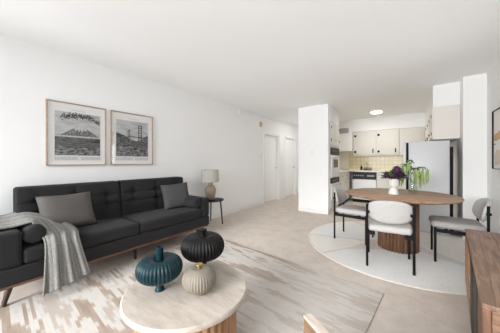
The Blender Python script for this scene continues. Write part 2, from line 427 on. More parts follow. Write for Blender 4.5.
# doors in the hall
def hall_door(n, d, hy, label):
    a, b, t = d
    f = MB()
    for (y0, y1, z0, z1) in ((a-.06, a, 0, t+.06), (b, b+.06, 0, t+.06), (a, b, t, t+.06)):
        f.box(XL, XL+.016, y0, y1, z0, z1, .003)
    D = .16 if n == 1 else .12
    f.box(XL-D, XL, a, a+.018, 0, t); f.box(XL-D, XL, b-.018, b, 0, t); f.box(XL-D, XL, a, b, t-.018, t)
    fr = struct(f.build('door_%d' % n, M['trim']))
    o_ = -.04 if n == 1 else 0
    lf = MB().box(XL-.105, XL-.065, a+.02, b-.02, .012, t-.02, .003)
    for (z0, z1) in ((.16, .80), (.95, 1.82)):
        for (y0, y1) in ((a+.10, (a+b)/2-.04), ((a+b)/2+.04, b-.10)):
            lf.box(XL-.066, XL-.058, y0, y1, z0, z1, .006)
    bmesh.ops.translate(lf.bm, vec=(o_, 0, 0), verts=lf.bm.verts[:])
    lo = lf.build('door_leaf', M['door'], fr)
    k = MB(); k.tube([(XL-.065, hy, .98), (XL-.005, hy, .98)], .011); k.tube([(XL-.005, hy, .98), (XL-.005, hy-.11 if n == 2 else hy+.11, .98)], .009)
    bmesh.ops.translate(k.bm, vec=(o_, 0, 0), verts=k.bm.verts[:])
    k2 = k.build('door_handle', M['steel'] if n == 1 else M['black'], lo)
    return fr
hall_door(1, D1, D1[1]-.08, '')
hall_door(2, D2, D2[1]-.08, '')

# ------------------------------------------------------------------ rugs
r = MB().box(-1.15, 1.15, -1.65, 1.65, 0, .012, .004)
tag(r.build('area_rug', M['ikat'], loc=(-1.489, .727, 0), rotz=math.radians(-5)), 'rectangular beige and cream streaked rug under the coffee table', 'rug')

t = thing('round_rug', 'round pale cream and grey rug under the dining table', 'rug', (-.17, 3.735, 0))
RR = 1.20
M['rug_cream'] = mat('rug_cream_pile', (.86, .83, .78), 1, noise=.07, nscale=60, bump=.3, bscale=250, spec=.05)
M['rug_grey'] = mat('rug_grey_pile', (.845, .84, .82), 1, noise=.06, nscale=60, bump=.3, bscale=250, spec=.05)
M['rug_tan'] = mat('rug_sand_pile', (.78, .725, .665), 1, noise=.07, nscale=60, bump=.3, bscale=250, spec=.05)
mb = MB().lathe([(RR-.006, 0), (RR, .004), (RR-.006, .009)], seg=96)
mb.build('border', M['rug_tan'], t)
def arc(c, r_, a0, a1, n): return [(c[0]+r_*math.cos(a0+(a1-a0)*k/n), c[1]+r_*math.sin(a0+(a1-a0)*k/n)) for k in range(n+1)]
def inlay(name, pts, m_, z):
    mb = MB(); lo = [(x, y, .006) for x, y in pts]; hi = [(x, y, z) for x, y in pts]
    mb.rings([lo, hi]); return mb.build(name, m_, t)
R1 = RR-.012
inlay('grey_segment', arc((0, 0), R1, math.radians(232), math.radians(330), 40)+[(.2, -.1), (-.55, -.62)], M['rug_grey'], .0105)
inlay('cream_segment', arc((0, 0), R1-.02, math.radians(196), math.radians(229), 20)+[(-.5, -.48), (-.35, -.12)], M['rug_cream'], .0105)
inlay('grey_segment', arc((0, 0), R1, math.radians(130), math.radians(193), 30)+[(-.3, .0), (-.1, .3)], M['rug_grey'], .0105)
inlay('cream_segment', arc((0, 0), R1, math.radians(-27), math.radians(127), 50)+[(0, .35), (.3, .05)], M['rug_cream'], .0105)

# ------------------------------------------------------------------ sofa  (world coordinates, base at origin of the empty)
SX, SY = -2.5, 0.17     # front plane, near end
sofa = thing('sofa', 'charcoal tufted three seat sofa along the left wall', 'sofa', (-2.9, 1.27, 0))
OFF = Vector((2.9, -1.27, 0))
def SF(mb, name, m_, par=sofa, smooth=True):
    bmesh.ops.translate(mb.bm, vec=OFF, verts=mb.bm.verts[:]); return mb.build(name, m_, par, smooth)
Y0, Y1 = .21, 2.38; XB = -3.26
SF(MB().rbox(((XB+SX)/2, (Y0+Y1)/2, .275), (SX-XB, Y1-Y0, .13), .015, 10, 3), 'base', M['charcoal'])
SF(MB().box(XB+.02, SX-.012, Y0+.015, Y1-.015, .185, .209, .004), 'rail', M['railwood'])
for nm, (a, b) in (('arm', (Y0, Y0+.15)), ('arm', (Y1-.15, Y1))):
    SF(MB().rbox(((XB+SX)/2+.002, (a+b)/2, .48), (SX-XB, b-a, .282), .03, 10, 4), nm, M['charcoal'])
ym = (Y0+Y1)/2
for (a, b) in ((Y0+.155, ym+.007), (ym+.013, Y1-.155)):
    def puff(p, u):
        p = p.copy()
        if u.z > 0: p.z += .018*max(0, (1-u.x**2))*(1-u.y**4)
        return p
    SF(MB().rbox((-2.762, (a+b)/2, .408), (.535, b-a, .126), .03, 12, 4, puff), 'seat_cushion', M['charcoal'])
back_cushions = []
for (a, b) in ((Y0+.185, ym+.046), (ym+.054, Y1-.04)):
    w_ = b-a; h_ = .485
    cols = [-.5+(k+.5)/3 for k in range(3)]; rows = [-.08, .17]
    def tuft(p, u, w_=w_, h_=h_):
        p = p.copy()
        if u.x > .2:
            yy, zz = p.y/w_, p.z/h_
            d = 0
            for cc in cols:
                d += .014*math.exp(-((yy-cc)/.018)**2)
                for rr_ in rows: d += .030*math.exp(-(((yy-cc)*w_)**2+((zz-rr_)*h_)**2)/.0016)
            for rr_ in rows: d += .012*math.exp(-((zz-rr_)/.03)**2)
            p.x -= d
            p.x += .02*(1-(2*yy)**2)*(1-(2*zz)**2)
            p.x -= .06*(zz+.5)       # recline
        else: p.x -= .03*(p.z/h_+.5)
        return p
    bc = SF(MB().rbox((-3.115, (a+b)/2, .475+h_/2-.045), (.19, w_, h_), .028, 26, 4, tuft), 'back_cushion', M['charcoal'])
    for cc in cols:
        for rr_ in rows:
            zz = rr_
            xx = -3.115+.095-.046-.06*(zz+.5)+.02*(1-(2*cc)**2)*(1-(2*zz)**2)
            SF(MB().rbox((xx+.004, (a+b)/2+cc*w_, .475+h_/2-.045+rr_*h_), (.012, .024, .024), .0055, 2, 3), 'button', M['charcoal'], bc)
for (x, y, dx, dy) in ((-2.66, .32, .03, -.05), (-2.66, 1.33, .0, 0), (-2.66, 2.25, .03, .05), (-3.2, .32, -.02, -.05), (-3.2, 1.33, -.02, 0), (-3.2, 2.25, -.02, .05)):
    SF(MB().tube([(x, y, .19), (x+dx, y+dy, .001 if x < -3 or y > 3 else .0125)], [.026, .015], 14), 'leg', M['legwood'])

# bolsters
def bolster(y, label):
    mb = MB(); L = .56; r_ = .075
    prof = [(0, -L/2), (r_*.6, -L/2-.004), (r_*.88, -L/2+.004), (r_, -L/2+.022)]+[(r_*(1+.02*math.sin(PI*k/8)), -L/2+.022+(L-.044)*k/8) for k in range(1, 8)]+[(r_, L/2-.022), (r_*.88, L/2-.004), (r_*.6, L/2+.004), (0, L/2)]
    prof = [(max(q, .001), z) for q, z in prof]
    mb.lathe(prof, seg=32)
    bmesh.ops.rotate(mb.bm, cent=(0, 0, 0), matrix=Matrix.Rotation(PI/2, 3, 'Y'), verts=mb.bm.verts[:])
    o = mb.build('bolster', M['charcoal'], None, 'all'); o.location = (-2.79, y, .568)
    return tag(o, label, 'bolster cushion', None)
bolster(Y0+.15+.078, 'round charcoal bolster half under the grey throw')
bolster(Y1-.15-.078, 'round charcoal bolster against the sofa arm nearest the table lamp')

def pillow(name, w_, h_, t_, m_, label, loc, rx, rz, roll=0):
    n = 18; mb = MB()
    def sheet(sg):
        g = []
        for i in range(n+1):
            row = []
            for j in range(n+1):
                u = 2*i/n-1; v = 2*j/n-1
                th = t_/2*((1-u**4)*(1-v**4))**.55*(1+.05*math.sin(5*u+2)*math.cos(4*v))
                x = u*w_/2*(1-.07*(1-v*v)*abs(u)); z = v*h_/2*(1-.07*(1-u*u)*abs(v))
                row.append((x, sg*th, z))
            g.append(row)
        return g
    A, B = sheet(1), sheet(-1)
    va = [[mb.bm.verts.new(p) for p in r_] for r_ in A]
    vb = [[(va[i][j] if i in (0, n) or j in (0, n) else mb.bm.verts.new(B[i][j])) for j in range(n+1)] for i in range(n+1)]
    for i in range(n):
        for j in range(n):
            mb.bm.faces.new((va[i][j], va[i+1][j], va[i+1][j+1], va[i][j+1]))
            mb.bm.faces.new((vb[i][j], vb[i][j+1], vb[i+1][j+1], vb[i+1][j]))
    o = mb.build(name, m_, None, 'all'); o.location = loc
    o.rotation_euler = (Matrix.Rotation(rz, 4, 'Z') @ Matrix.Rotation(rx, 4, 'X') @ Matrix.Rotation(roll, 4, 'Y')).to_euler()
    return tag(o, label, 'pillow')
pillow('throw_pillow', .47, .385, .15, M['pillow_taupe'], 'taupe grey lumbar pillow leaning on the sofa back beside the throw', (-2.86, .745, .66), math.radians(-26), math.radians(90+4), math.radians(0))
pillow('throw_pillow', .42, .385, .15, M['pillow_grey'], 'square charcoal grey pillow at the lamp end of the sofa', (-2.84, 2.03, .658), math.radians(-20), math.radians(90-14), math.radians(-3))

# throw blanket
def catmull(P, t):
    n = len(P)-1; f = min(t*n, n-1e-6); i = int(f); s_ = f-i
    p0, p1, p2, p3 = P[max(i-1, 0)], P[i], P[min(i+1, n)], P[min(i+2, n)]
    return .5*((2*p1)+(p2-p0)*s_+(2*p0-5*p1+4*p2-p3)*s_*s_+(3*p1-p0-3*p2+p3)*s_**3)
C_ = [Vector(c) for c in ((-2.90, .165, .42), (-2.90, .185, .58), (-2.90, .215, .635), (-2.90, .32, .638), (-2.87, .44, .655), (-2.76, .555, .612), (-2.58, .61, .53), (-2.462, .605, .468), (-2.445, .62, .27), (-2.43, .63, .11))]
W_ = [Vector(c) for c in ((.31, 0, 0), (.31, 0, 0), (.31, 0, 0), (.31, 0, 0), (.29, -.02, 0), (.19, -.12, .03), (.05, -.135, .02), (0, -.115, -.0), (0, -.14, -.012), (0, -.165, -.035))]
mb = MB(); uvl = mb.bm.loops.layers.uv.new('UVMap'); nu, nv = 84, 40; g = []
for i in range(nu+1):
    t_ = i/nu; c = catmull(C_, t_); w_ = catmull(W_, t_); row = []
    tan = (catmull(C_, min(1, t_+.01))-catmull(C_, max(0, t_-.01))).normalized()
    nrm = tan.cross(w_).normalized()*-1
    if nrm.dot(Vector((1, 0, 1))) < 0: nrm = -nrm
    for j in range(nv+1):
        s_ = 2*j/nv-1
        amp = .006+.012*max(0, (t_-.55))/.45
        rip = amp*(math.sin(s_*9.5+1.1+t_*2)+.5*math.sin(s_*21+t_*5))
        wob = .012*math.sin(t_*17+s_)*(t_ > .5)
        row.append(mb.bm.verts.new(c+w_*s_*(1+wob)+nrm*(rip+.012)))
    g.append(row)
for i in range(nu):
    for j in range(nv):
        f = mb.bm.faces.new((g[i][j], g[i+1][j], g[i+1][j+1], g[i][j+1]))
        for l, (a, b) in zip(f.loops, ((i, j), (i+1, j), (i+1, j+1), (i, j+1))): l[uvl].uv = (b/nv, a/nu)
th = mb.build('throw_blanket', M['throw'], None, 'all')
so = th.modifiers.new('thickness', 'SOLIDIFY'); so.thickness = .012; so.offset = 0
tag(th, 'light grey knitted throw draped over the sofa arm and hanging to the floor', 'throw blanket')

# ------------------------------------------------------------------ pictures on the walls
def frame(w_, h_, label, loc, rz, m_frame, prints, group=None, fw=.012, glazed=True):
    t = thing('framed_picture', label, 'picture', loc, rz, group)
    f = MB()
    f.box(-w_/2, w_/2, -.024, 0, 0, fw, .002); f.box(-w_/2, w_/2, -.024, 0, h_-fw, h_, .002)
    f.box(-w_/2, -w_/2+fw, -.024, 0, fw, h_-fw, .002); f.box(w_/2-fw, w_/2, -.024, 0, fw, h_-fw, .002)
    f.build('frame', m_frame, t)
    MB().box(-w_/2+fw, w_/2-fw, -.008, -.002, fw, h_-fw).build('mat_board', M['mat_board'], t)
    prints(t, w_, h_)
    if glazed: MB().box(-w_/2+fw, w_/2-fw, -.0185, -.0170, fw, h_-fw).build('glass_pane', M['glass'], t)
    return t
class Flat:
    def __init__(s): s.mb = MB(); s.k = 0; s.mats = []
    def add(s, pts, m_, lift=True):
        if m_ not in s.mats: s.mats.append(m_)
        if lift: s.k += 1
        y = -.0085-.0003*s.k
        s.mb.poly([(x, y, z) for x, z in pts], s.mats.index(m_)); return s
    def build(s, t, name='print'): return s.mb.build(name, s.mats, t, recalc=False)
def rect(x0, x1, z0, z1): return [(x0, z0), (x1, z0), (x1, z1), (x0, z1)]
def text_lines(F_, x0, x1, z0, z1, n):
    rnd = random.Random(3)
    for k in range(n):
        z = z1-(z1-z0)*(k+.5)/n; x = x0; first = True
        while x < x1-.01:
            L = min(rnd.uniform(.012, .035), x1-x)
            F_.add(rect(x, x+L, z-.0022, z+.0022), M['ink_text'], first and k == 0); first = False
            x += L+.006
def ridge(x0, x1, zf, n, base, jit, seed):
    rnd = random.Random(seed)
    return [(x0, base)]+[(x0+(x1-x0)*k/n, zf(k/n)+rnd.uniform(-jit, jit)) for k in range(n+1)]+[(x1, base)]
def mountain_print(t, w_, h_):
    F_ = Flat(); x0, x1 = -.225, .232; zb, zt = .122, .635
    F_.add(rect(-.25, .25, .052, .70), M['paper'])
    F_.add(rect(x0, x1, zb, zt), M['ph_sky'])
    zl = .335
    pk = .02
    def mz(u):
        x = x0+(x1-x0)*u; d = abs(x-pk)
        return zl+.022+max(0, .135*(1-d/.20))**1.0 if d < .2 else zl+.022
    F_.add(ridge(x0, x1, mz, 40, zl, .0015, 1)[::-1], M['ph_mount'])
    F_.add([(pk-.016, mz((pk-.016-x0)/(x1-x0))), (pk-.07, mz((pk-.07-x0)/(x1-x0))-.004), (pk-.045, zl+.085), (pk-.03, zl+.10), (pk-.015, zl+.07), (pk, zl+.10), (pk+.02, zl+.068), (pk+.03, zl+.098), (pk+.05, zl+.082), (pk+.07, mz((pk+.07-x0)/(x1-x0))-.004), (pk+.016, mz((pk+.016-x0)/(x1-x0))), (pk, zl+.165)], M['ph_snow'])
    F_.add(rect(x0, x1, zl+.004, zl+.022), M['ph_snow'])
    F_.add(rect(x0, x1, zb, zl), M['ph_water'])
    F_.add(ridge(x1-.11, x1, lambda u: zl-.035+.03*u, 10, zl-.05, .006, 4)[::-1], M['ink'])
    F_.add([(x0, zb)]+[(x1, zb)]+[(x1, .22), (x1-.1, .205), (0, .225), (x0+.12, .20), (x0, .26)], M['ph_fore'])
    # blossom branches across the top
    rnd = random.Random(11)
    for k in range(330):
        u = rnd.random(); x = x0+.06+(x1-x0-.06)*u
        zc = .553+.05*math.sin(u*PI*.9+.25)+(.0 if u < .8 else -.02)
        x += rnd.gauss(0, .008); z = zc+rnd.gauss(0, .017)
        x = max(x0+.008, min(x1-.012, x))
        s_ = rnd.uniform(.005, .012); a = rnd.uniform(0, PI)
        F_.add([(x+s_*math.cos(a+q), z+.6*s_*math.sin(a+q)) for q in (0, PI*.5, PI, PI*1.5)], M['ink'] if rnd.random() < .8 else M['ph_snow'], k % 60 == 0)
    text_lines(F_, -.06, .07, .655, .668, 1)
    text_lines(F_, x0, .0, .066, .106, 4); text_lines(F_, .025, x1, .066, .106, 4)
    F_.build(t)
def bridge_print(t, w_, h_):
    F_ = Flat(); x0, x1 = -.232, .222; zb, zt = .122, .635
    F_.add(rect(-.255, .245, .052, .70), M['paper'])
    F_.add(rect(x0, x1, zb, zt), M['ph_sky'])
    F_.add(ridge(x0, x1, lambda u: .385+.035*math.sin(u*7+.5)+.06*max(0, u-.6), 30, .30, .004, 2)[::-1], M['ph_mount'])
    F_.add(rect(x0, x1, zb, .345), M['ph_water'])
    dk = .405
    F_.add(rect(-.08, x1, dk-.006, dk+.006), M['ink'])
    for (tx, top, w2) in ((.10, .585, .026), (-.062, .50, .016)):
        F_.add(rect(tx-w2, tx-w2+w2*.45, .34, top), M['ink'], False); F_.add(rect(tx+w2-w2*.45, tx+w2, .34, top), M['ink'], False)
        n = 6
        for q in range(n): 
            z = .36+(top-.36)*(q+1)/n; F_.add(rect(tx-w2, tx+w2, z-.008, z), M['ink'], False)
    def cable(xa, za, xb, zb_, sag):
        n = 14; P_ = [(xa+(xb-xa)*k/n, za+(zb_-za)*k/n-sag*4*(k/n)*(1-k/n)) for k in range(n+1)]
        for p, q in zip(P_, P_[1:]): F_.add([(p[0], p[1]-.0025), (q[0], q[1]-.0025), (q[0], q[1]+.0025), (p[0], p[1]+.0025)], M['ink'], False)
    cable(-.062, .50, .10, .585, .13); cable(.10, .585, x1, .46, .03); cable(-.13, .41, -.062, .50, .01)
    F_.add([(x0, .23), (-.02, .20), (.04, .26), (-.01, .33), (-.08, .40), (-.14, .425), (x0, .45)], M['ph_hill'])
    F_.add([(x1-.07, .36), (x1, .345), (x1, .44), (x1-.03, .43)], M['ph_hill'])
    F_.add([(x0, zb), (x1, zb), (x1, .24), (.12, .28), (.03, .24), (-.08, .28), (x0, .25)], M['ph_fore'])
    text_lines(F_, -.07, .10, .655, .668, 1)
    text_lines(F_, x0, .0, .066, .106, 4); text_lines(F_, .025, x1, .066, .106, 4)
    F_.build(t)
frame(.60, .745, 'oak framed black and white print of a snowy mountain with branches', (XL+.001, .957, 1.122), PI/2, M['oakframe'], mountain_print)
frame(.60, .745, 'oak framed black and white print of a suspension bridge', (XL+.001, 1.616, 1.122), PI/2, M['oakframe'], bridge_print)
def abstract_print(t, w_, h_):
    F_ = Flat(); F_.add(rect(-w_/2+.014, w_/2-.014, .014, h_-.014), M['mat_board'])
    # left of the sheet is at -x
    F_.add([(-.285, .36), (-.20, .355), (-.08, .37), (.05, .36), (.06, .45), (-.05, .47), (-.18, .45), (-.285, .43)], M['tanpaint'])
    F_.add([(-.25, .05), (-.05, .06), (.12, .10), (.02, .22), (-.15, .25), (-.27, .18)], M['blushpaint'])
    F_.add([(-.30+.014, .305), (-.20, .317), (-.20, .324), (-.30+.014, .318)], M['ink'])
    F_.build(t)
frame(.62, .745, 'black framed abstract print with an ochre band on the right wall', (XR-.001, 3.90, 1.075), -PI/2, M['black'], abstract_print, fw=.006, glazed=False)

# ------------------------------------------------------------------ side table and lamp
t = thing('side_table', 'small round black side table between sofa and hall', 'side table', (-3.04, 2.965, 0))
MB().lathe([(.205, 0), (.215, .006), (.215, .018), (.205, .024)], (0, 0, .436), 48).build('tabletop', M['blackw'], t, True)
for k, a in enumerate((25, 145, 265)):
    ca, sa = math.cos(math.radians(a)), math.sin(math.radians(a))
    MB().tube([(ca*.16, sa*.16, .437), (ca*.2, sa*.2, .001)], [.014, .011], 12).build('leg', M['blackw'], t, True)
t = thing('table_lamp', 'tan ceramic jug lamp with grey linen drum shade', 'lamp', (-3.06, 2.93, .4605))
MB().lathe([(.001, 0), (.066, 0), (.078, .012), (.094, .09), (.104, .16), (.100, .21), (.072, .255), (.042, .275), (.040, .30), (.054, .312), (.054, .326), (.001, .332)], seg=40).build('lamp_base', M['lampbase'], t, True)
MB().tube([(0, 0, .33), (0, 0, .46)], .008).build('lamp_stem', M['brass'], t, True)
MB().lathe([(.162, .33), (.154, .555), (.150, .555), (.158, .33), (.162, .33)], seg=48, cap=False).build('lamp_shade', M['shade'], t, True)

# ------------------------------------------------------------------ coffee table and vases
CT = (-1.12, .885)
t = thing('coffee_table', 'round travertine topped coffee table with fluted wood base', 'coffee table', (CT[0], CT[1], .0125))
MB().lathe([(.30, 0), (.352, .003), (.365, .012), (.365, .026), (.357, .036), (.30, .0375), (.001, .0375)], (0, 0, .35), 72).build('tabletop', M['travertine'], t, True)
MB().lathe([(.30, 0), (.30, .349)], seg=360, mod=lambda a, r_, z: 1-.035*(1-abs(math.sin(a*22)))).build('base', M['oak_z'], t, True)
def ribbed_vase(label, loc, m_, foot, neck, prof, ribs, rib_amp, extra=None):
    t = thing('ribbed_vase', label, 'vase', loc)
    zs = [z for r_, z in prof]; rm = max(r_ for r_, z in prof)
    MB().lathe(prof, seg=ribs*6, mod=lambda a, r_, z: 1-rib_amp*(r_/rm)**3*(1-abs(math.sin(a*ribs/2)))).build('body', m_, t, 'all')
    MB().lathe(foot, seg=28).build('foot', m_, t, True)
    MB().lathe(neck, seg=28).build('neck', extra or m_, t, True)
    return t
def bulb(R, zc, h, dim, n=22):
    """squashed ring-shaped bulb; dim sets how deep the hollows at the poles are"""
    rc = R*(.30+.26*dim); a_ = R-rc
    lim = PI/2+PI*.5*dim*.62
    P_ = []
    for k in range(n+1):
        q = -lim+2*lim*k/n
        P_.append((max(.02, rc+a_*math.cos(q)), zc+h/2*math.sin(q)))
    return [(.018, P_[0][1])]+P_+[(.018, P_[-1][1])]
TZ = .4002
ribbed_vase('teal ribbed donut vase on the coffee table', (-1.222, .757, TZ), M['teal'],
    [(.028, 0), (.028, .006), (.022, .015), (.022, .10)], [(.022, .13), (.020, .243), (.025, .258), (.017, .26), (.015, .2)], bulb(.133, .132, .126, .95), 38, .075)
ribbed_vase('black ribbed vase standing behind the cream vase', (-1.197, 1.075, TZ), M['darkpot'],
    [(.045, 0), (.045, .01), (.026, .025), (.026, .11)], [(.026, .2), (.018, .255), (.018, .268), (.028, .28), (.028, .29), (.012, .292), (.012, .25)], bulb(.152, .172, .160, .75), 40, .075)
ribbed_vase('small cream ribbed gourd vase with a brass rim', (-1.017, .885, TZ), M['creampot'],
    [(.05, 0), (.05, .006), (.04, .012)], [(.016, .13), (.014, .152), (.022, .160), (.021, .163), (.012, .155)], bulb(.100, .076, .132, .25), 36, .05, M['brass'])

# ------------------------------------------------------------------ armchair at the bottom edge (only its arm end shows)
ang = math.atan2(-.55, .83)
t = thing('armchair', 'wooden armchair, its pale topped arm end showing at the bottom edge', 'armchair', (-.323, .853, .0), ang)
# local +x = backwards, -y = sitter's left
def side(y0, y1):
    MB().box(0, .68, y0, y1, .0125, .560, .004).build('side_panel', M['chairwood'], t)
    MB().box(0, .68, y0-.001, y1+.001, .5602, .572, .004).build('arm_top', M['chairedge'], t)
side(-.036, 0); side(-.636, -.60)
MB().rbox((.36, -.318, .36), (.56, .55, .13), .04, 8, 4).build('seat_cushion', M['armcushion'], t, True)
MB().box(.05, .66, -.598, -.038, .26, .29).build('seat_frame', M['chairwood'], t)
MB().rbox((.60, -.318, .56), (.12, .55, .30), .05, 8, 4).build('back_cushion', M['armcushion'], t, True)

# ------------------------------------------------------------------ sideboard on the right
sa = math.radians(-6)
t = thing('sideboard', 'low walnut sideboard with slatted doors by the right wall', 'sideboard', (.40, 2.835, 0), sa)
# local: x right (depth), -y towards the camera (length)
Ls, Ds, Zs = 1.46, .36, .55
MB().box(-.001, Ds, -Ls, 0, Zs-.022, Zs, .003).build('top', M['walnut_y'], t)
MB().box(.031, Ds-.005, -Ls+.002, -Ls+.022, .08, Zs-.0225, .002).build('end_panel', M['walnut_x'], t)
MB().box(.031, Ds-.005, -.022, -.002, .08, Zs-.0225, .002).build('end_panel', M['walnut_x'], t)
MB().box(.03, Ds-.005, -Ls+.022, -.022, .08, .10).build('bottom_panel', M['walnut_y'], t)
MB().box(.07, .08, -Ls+.023, -.023, .101, Zs-.0225).build('inner_panel', M['black'], t)  # black backing put in to darken the gaps between doors
for k, (y0, y1) in enumerate(((-.735, -.03), (-1.055, -.97), (-Ls+.004, -1.245))):
    d = MB().box(.0, .03, y0, y1, .082, Zs-.0225, .003).build('door', M['walnut_z'], t)
    s_ = MB()
    if k == 0:
        for q in range(9):
            a = y0+.02+(y1-y0-.04)*(q+.12)/9; b = y0+.02+(y1-y0-.04)*(q+.88)/9
            for z in range(4): s_.box(-.005, -.0002, a, b, .11+.10*z, .195+.10*z, .004)
        s_.build('carved_blocks', M['oak_z'], d)
    else: s_.bm.free()
for (y0, y1) in ((-.968, -.737), (-1.243, -1.057)):
    MB().box(-.002, .05, y0, y1, .083, Zs-.0235).build('dark_gap_fill', M['blackw'], t)  # black fill standing in for the shade in the front gaps
for (x, y) in ((.05, -.10), (.05, -Ls+.10), (Ds-.05, -.10), (Ds-.05, -Ls+.10)):
    MB().tube([(x, y, .0805), (x, y, .012)], [.022, .016], 12).build('leg', M['walnut_z'], t, True)

# ------------------------------------------------------------------ dining table
DT = (-.155, 3.60)
t = thing('dining_table', 'round walnut dining table on a fluted drum base', 'dining table', (DT[0], DT[1], .0105))
RT = .650
MB().lathe([(RT-.05, -.006), (RT-.012, .004), (RT, .014), (RT, .022), (RT-.006, .026), (.001, .026)], (0, 0, .698), 96).build('tabletop', M['walnut_top'], t, True)
MB().lathe([(.235, 0), (.235, .691)], seg=288, mod=lambda a, r_, z: 1-.14*(1-abs(math.sin(a*18))**.6)).build('base', M['walnut_z'], t, 'all')
MB().box(-.25, .25, -.25, .25, .6915, .6917).build('mounting_plate', M['walnut_x'], t)

# ------------------------------------------------------------------ dining chairs (local: faces +y)
def make_chair(label, loc, rz, seatmat):
    t = thing('dining_chair', label, 'chair', loc, rz, 'dining chairs around the walnut table')
    for s_ in (-1, 1):
        MB().tube([(s_*.212, -.215, .001), (s_*.212, -.215, .69)], .0125, 14).build('leg', M['black'], t, True)
        MB().tube([(s_*.212, .215, .001), (s_*.212, .215, .40)], .0125, 14).build('leg', M['black'], t, True)
        MB().box(s_*.212-.012, s_*.212+.012, -.202, .202, .345, .385, .004).build('side_rail', M['black'], t)
        MB().box(s_*.198-.018, s_*.198+.010, -.240, -.2005, .59, .617, .004).build('back_bracket', M['black'], t)
        MB().box(min(s_*.135, s_*.200), max(s_*.135, s_*.200), -.225, -.19, .352, .392, .004).build('seat_bracket', M['black'], t)
    MB().box(-.2, .2, .10, .118, .362, .385, .003).build('front_rail', M['black'], t)
    def seatf(p, u):
        p = p.copy()
        k = max(0, u.y)
        p.x *= 1-.16*k*k-.10*max(0, -u.y)**2
        if u.z > 0: p.z += .014*(1-u.x**2)*(1-u.y**2)
        return p
    MB().rbox((0, .015, .425), (.435, .47, .072), .034, 10, 5, seatf).build('seat', seatmat, t, 'all')
    # curved oval back pad
    mb = MB(); nr, na = 9, 40; hw, hh, th_ = .225, .130, .030
    def pt(rr, a, sg):
        e = 2/2.6
        ca, s2 = math.cos(a), math.sin(a)
        x = hw*rr*math.copysign(abs(ca)**e, ca); z = hh*rr*math.copysign(abs(s2)**e, s2)
        d = th_*max(0, 1-rr**4)**.5
        yb = -.235+1.15*x*x-.03*(z/hh)
        return (x, yb+sg*d, .617+z)
    for sg in (1, -1):
        rings = [[pt(k/nr, 2*PI*q/na, sg) for q in range(na)] for k in range(1, nr+1)]
        if sg > 0: front = rings
        else: backr = rings
    allr = front+backr[::-1][1:]
    mb.rings(allr)
    mb.build('backrest', M['boucle'], t, 'all')
    return t
ch = make_chair('white boucle dining chair with its back to the camera', (-.215, 3.005, .0105), math.radians(6), M['boucle'])
dup(ch, (-.715, 3.66, .0105), math.radians(-94), 'white boucle dining chair at the kitchen side of the walnut table')
make_chair('grey seated dining chair behind the sideboard near the right wall', (.43, 3.56, .0105), math.radians(91), M['greyseat'])

# ------------------------------------------------------------------ flowers on the dining table
TT = .0105+.698+.0262
VX, VY = -.20, 3.53
t = thing('flower_vase', 'white footed vase holding plum flowers on the dining table', 'vase', (VX, VY, TT))
MB().lathe([(.001, 0), (.056, 0), (.058, .01), (.052, .05), (.036, .075), (.034, .085), (.048, .10), (.062, .12), (.064, .19), (.060, .205), (.055, .205), (.055, .14), (.001, .12)], seg=36).build('body', M['whitevase'], t, True)
def leaf_faces(mb, p, d, L, w_, mi=0, droop=.3):
    d = Vector(d).normalized(); side_ = d.cross(Vector((0, 0, 1)))
    if side_.length < .01: side_ = Vector((1, 0, 0))
    side_.normalize(); up = side_.cross(d)
    n = 5; prev = None
    for k in range(n+1):
        u = k/n; c = Vector(p)+d*L*u+Vector((0, 0, -droop*L*u*u)); ww = w_*math.sin(PI*min(.98, .08+u*.9))
        a, m_, b = c-side_*ww/2+up*ww*.2, c, c+side_*ww/2+up*ww*.2
        cur = [mb.bm.verts.new(q) for q in (a, m_, b)]
        if prev:
            for q in range(2): 
                f = mb.bm.faces.new((prev[q], prev[q+1], cur[q+1], cur[q])); f.material_index = mi
        prev = cur
rnd = random.Random(5)
def bloom(c, R, m_, label):
    bx, by, bz = VX, VY, TT
    t = thing('plum_flower', label, 'flower', (bx+c[0]*.2, by+c[1]*.2, bz+.13), 0, 'plum flowers in the white vase')
    o = Vector((c[0]*.8, c[1]*.8, c[2]-.13))
    MB().tube([(0, 0, 0), tuple(o*.5+Vector((0, 0, .01))), tuple(o)], .004, 6).build('stem', M['stem'], t, True)
    mb = MB()
    mb.rbox(tuple(o), (R*1.1, R*1.1, R*1.0), R*.48, 2, 3)
    for k in range(70):
        z = rnd.uniform(-.7, 1); a = rnd.uniform(0, 2*PI); q = math.sqrt(max(0, 1-z*z))
        d = Vector((q*math.cos(a), q*math.sin(a), z))
        leaf_faces(mb, o+d*R*.5, d+Vector((rnd.uniform(-.4, .4), rnd.uniform(-.4, .4), rnd.uniform(-.2, .4))), R*.62, R*.5, 0, .2)
    mb.build('petals', m_, t, True, recalc=False)
bloom((-.075, -.02, .245), .06, M['purple'], 'plum flower on the left, lowest over the vase rim')
bloom((.02, -.055, .242), .062, M['purple'], 'plum flower at the front centre of the white vase')
bloom((.035, .03, .315), .066, M['violet'], 'plum flower at the top of the bouquet')
bloom((.10, -.02, .255), .05, M['purple'], 'plum flower on the right beside the green leaves')
mb = MB()
for (p, d, L, w_) in (((-.02, 0, .2), (-.75, -.35, .95), .23, .095), ((-.02, 0, .2), (-.35, -.55, 1.0), .22, .09), ((-.02, 0, .2), (-.9, .2, .6), .2, .06), ((.0, 0, .2), (-.2, .3, 1), .2, .07),
                      ((.02, 0, .2), (.9, -.3, .45), .20, .07), ((.02, 0, .2), (.9, .2, .3), .2, .06), ((.02, -.03, .2), (.6, -.8, .2), .16, .06), ((0, .02, .2), (.3, .6, .8), .2, .07)):
    leaf_faces(mb, p, d, L, w_, 0, .35)
o = mb.build('bouquet_leaves', M['leaf'], None, True, recalc=False); o.location = (VX, VY, TT)
tag(o, 'green leaves spreading around the plum flowers in the white vase', 'leaves')

